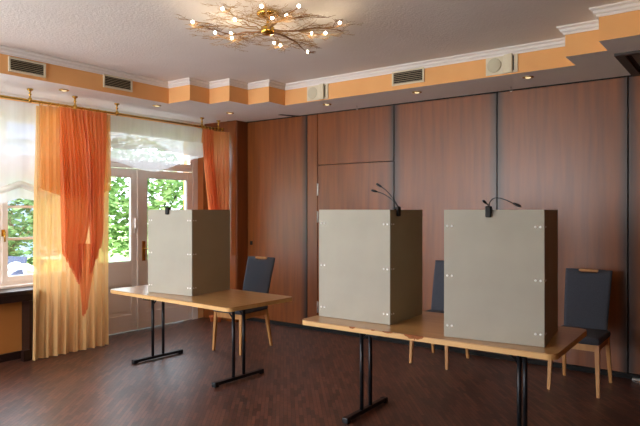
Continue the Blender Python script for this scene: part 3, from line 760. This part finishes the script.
# ------------------------------------------------------------------ garden outside
struct(MB().box(-60, -25, -.30, -12.5, 45, -.15).obj('ground', M['grass']))
struct(MB().box(-12.5, -25, -.30, XW - .36, 45, -.145).obj('patio', M['paving']))
def foliage(rn, n, cx, cy, cz, rx, ry, rz, size):
    bm = bmesh.new()
    for _ in range(n):
        while True:
            p = Vector((rn.uniform(-1, 1), rn.uniform(-1, 1), rn.uniform(-1, 1)))
            if .25 < p.length < 1 and noise.noise(Vector((p.x * 2.6 + cx, p.y * 2.6 + cy, p.z * 2.6))) > -.12: break
        c = Vector((cx + p.x * rx, cy + p.y * ry, cz + p.z * rz)); s_ = size * rn.uniform(.6, 1.3)
        q = Matrix.Rotation(rn.uniform(0, 6.28), 3, 'Z') @ Matrix.Rotation(rn.uniform(0, 3.14), 3, 'X')
        sh = [Vector((-.5, 0, 0)), Vector((-.1, .28, .05)), Vector((.5, 0, 0)), Vector((-.1, -.28, .05))]
        bm.faces.new([bm.verts.new(c + q @ (v * s_)) for v in sh])
    return bm
def tree(name, label, x, y, h, r_, mat, n, size, seed, cat='tree'):
    t = thing(name, label, cat, (x, y, -.15)); rn_ = random.Random(seed)
    bm = foliage(rn_, n, 0, 0, h * .55, r_, r_, h * .5, size)
    me = bpy.data.meshes.new('foliage'); bm.to_mesh(me); bm.free(); me.materials.append(mat)
    o = bpy.data.objects.new('foliage', me); C.objects.link(o); o.parent = t
    b = MB(); b.tube([(0, 0, 0), (.05, .03, h * .3), (-.03, .05, h * .6)], [.10, .08, .04], 8)
    for k in range(5):
        a = k * 1.3; b.tube([(0, 0, h * .25 + .1 * k), (r_ * .5 * math.cos(a), r_ * .5 * math.sin(a), h * .5 + .12 * k)], [.035, .012], 6)
    b.obj('trunk', M['trunk'], t)
    return t
tree('leafy_tree', 'bushy green tree in the garden seen through the left pane of the glazed door', -15.5, 11.2, 3.8, 1.9, M['leaf'], 4600, .21, 1)
tree('leafy_tree', 'pale green tree in the garden seen through the right pane of the glazed door', -13.6, 15.2, 4.3, 2.1, M['leaf'], 4800, .2, 2)
tree('leafy_bush', 'dark green bush in the garden seen through the left window', -14.8, 7.1, 2.75, 1.6, M['leaf_dark'], 4200, .17, 3, 'bush')
# neighbouring house with a blue-grey roof
hs = thing('neighbour_house', 'white neighbouring house with blue-grey roof seen through the top of the left window', 'house', (-24, 10.5, -.15))
MB().box(-3, -3.2, 0, 3, 3.0, 4.3).obj('wall', M['house_wall'], hs)
b = MB(); v = [b.bm.verts.new(p) for p in ((3.4, -3.5, 4.2), (3.4, 3.3, 4.2), (0, 3.3, 6.6), (0, -3.5, 6.6), (-3.4, 3.3, 4.2), (-3.4, -3.5, 4.2))]
for q in ((0, 1, 2, 3), (3, 2, 4, 5), (0, 3, 5), (1, 4, 2), (0, 5, 4, 1)): b.bm.faces.new([v[k] for k in q])
b.obj('roof', M['house_roof'], hs)
for y in (-1.6, .4, 2.0):
    f = MB().box(3.0, y - .45, 2.5, 3.04, y + .45, 3.7).obj('window', M['house_glass'], hs)
# garden chairs: white tube frames, blue mesh seats
def garden_chair(label, x, y, rz):
    t = thing('garden_chair', label, 'chair', (x, y, -.15), rz, 'white garden chairs')
    for s in (-1, 1):
        yy = s * .26
        b = MB().tube([(.26, yy, 0), (.30, yy, .25)] + [(.28 * math.cos(a) * .95, yy, .42 + .22 * math.sin(a)) for a in [k * math.pi / 8 for k in range(9)]] + [(-.30, yy, .25), (-.26, yy, 0)], .034, 8)
        b.obj('leg_frame', M['white_garden'], t)
    MB().box(-.27, -.25, .38, .27, .25, .41, .008).obj('seat', M['blue_mesh'], t)
    b = MB().box(-.02, -.25, 0, .02, .25, .36, .008); b.obj('backrest', M['blue_mesh'], t, Matrix.Translation((-.25, 0, .40)) @ Matrix.Rotation(R(-14), 4, 'Y'))
    return t
garden_chair('white garden chair with blue seat on the lawn, the one nearer the left window', -11.2, 5.62, R(-117))
garden_chair('white garden chair with blue seat on the lawn, farther from the left window', -12.2, 5.75, R(-70))
t = thing('garden_table', 'round white garden table on the lawn outside the left window', 'table', (-11.7, 6.75, -.15))
MB().lathe([(.02, .70), (.45, .70), (.46, .715), (.45, .73), (.02, .73)], (0, 0, 0), 28).obj('tabletop', M['white_garden'], t)
MB().lathe([(.25, 0), (.25, .02), (.04, .06), (.03, .70), (.08, .70)], (0, 0, 0), 16).obj('pedestal', M['white_garden'], t)

# ------------------------------------------------------------------ light
w = bpy.data.worlds.new('sky'); sc.world = w; w.use_nodes = True
bg = w.node_tree.nodes['Background']; bg.inputs[0].default_value = (.78, .89, 1.0, 1); bg.inputs[1].default_value = 8.0
sun = bpy.data.lights.new('sun', 'SUN'); sun.energy = 4.0; sun.angle = R(1); sun.color = (1, .95, .86)
so = bpy.data.objects.new('sun', sun); C.objects.link(so); so.rotation_euler = Vector((-.75, .35, -.8)).to_track_quat('-Z', 'Y').to_euler()
def daylight(name, loc_, dirv, sx, sy, e, col, portal=False):
    li = bpy.data.lights.new(name, 'AREA'); li.shape = 'RECTANGLE'; li.size = sx; li.size_y = sy; li.energy = e; li.color = col
    if portal: li.cycles.is_portal = True
    o = bpy.data.objects.new(name, li); C.objects.link(o); o.location = loc_; o.rotation_euler = Vector(dirv).to_track_quat('-Z', 'Z').to_euler(); return o
daylight('portal', (XW - .32, 3.01, 1.75), (1, 0, 0), 1.7, 2.0, 1, (1, 1, 1), True)
daylight('portal', (XW - .32, 4.86, 1.6), (1, 0, 0), 1.8, 2.4, 1, (1, 1, 1), True)
daylight('portal', (XW - .32, 0, 1.75), (1, 0, 0), 3.4, 2.0, 1, (1, 1, 1), True)
daylight('daylight_fill', (XW - .38, 0, 1.8), (1, .1, .25), 3.3, 1.9, 210, (.86, .93, 1))  # fill lamp added outside the unseen left window, on top of the sky
daylight('daylight_fill', (-4.35, YB - .3, 1.75), (0, 1, .22), 2.8, 1.8, 135, (1, .97, .94))  # second added fill lamp, out of view behind the rear wall opening

# ------------------------------------------------------------------ camera
cam = bpy.data.cameras.new('camera'); cam.sensor_width = 36; cam.lens = 585.44 / 640 * 36
cam.shift_y = -(213 - 209.7) / 640
co = bpy.data.objects.new('camera', cam); C.objects.link(co); co.location = (0, 0, 1.5726); co.rotation_euler = (R(90), 0, R(36.439))
sc.camera = co
sc.view_settings.view_transform = 'Standard'; sc.view_settings.look = 'None'; sc.view_settings.gamma = 1; sc.view_settings.exposure = 0.0
sc.view_settings.use_curve_mapping = False
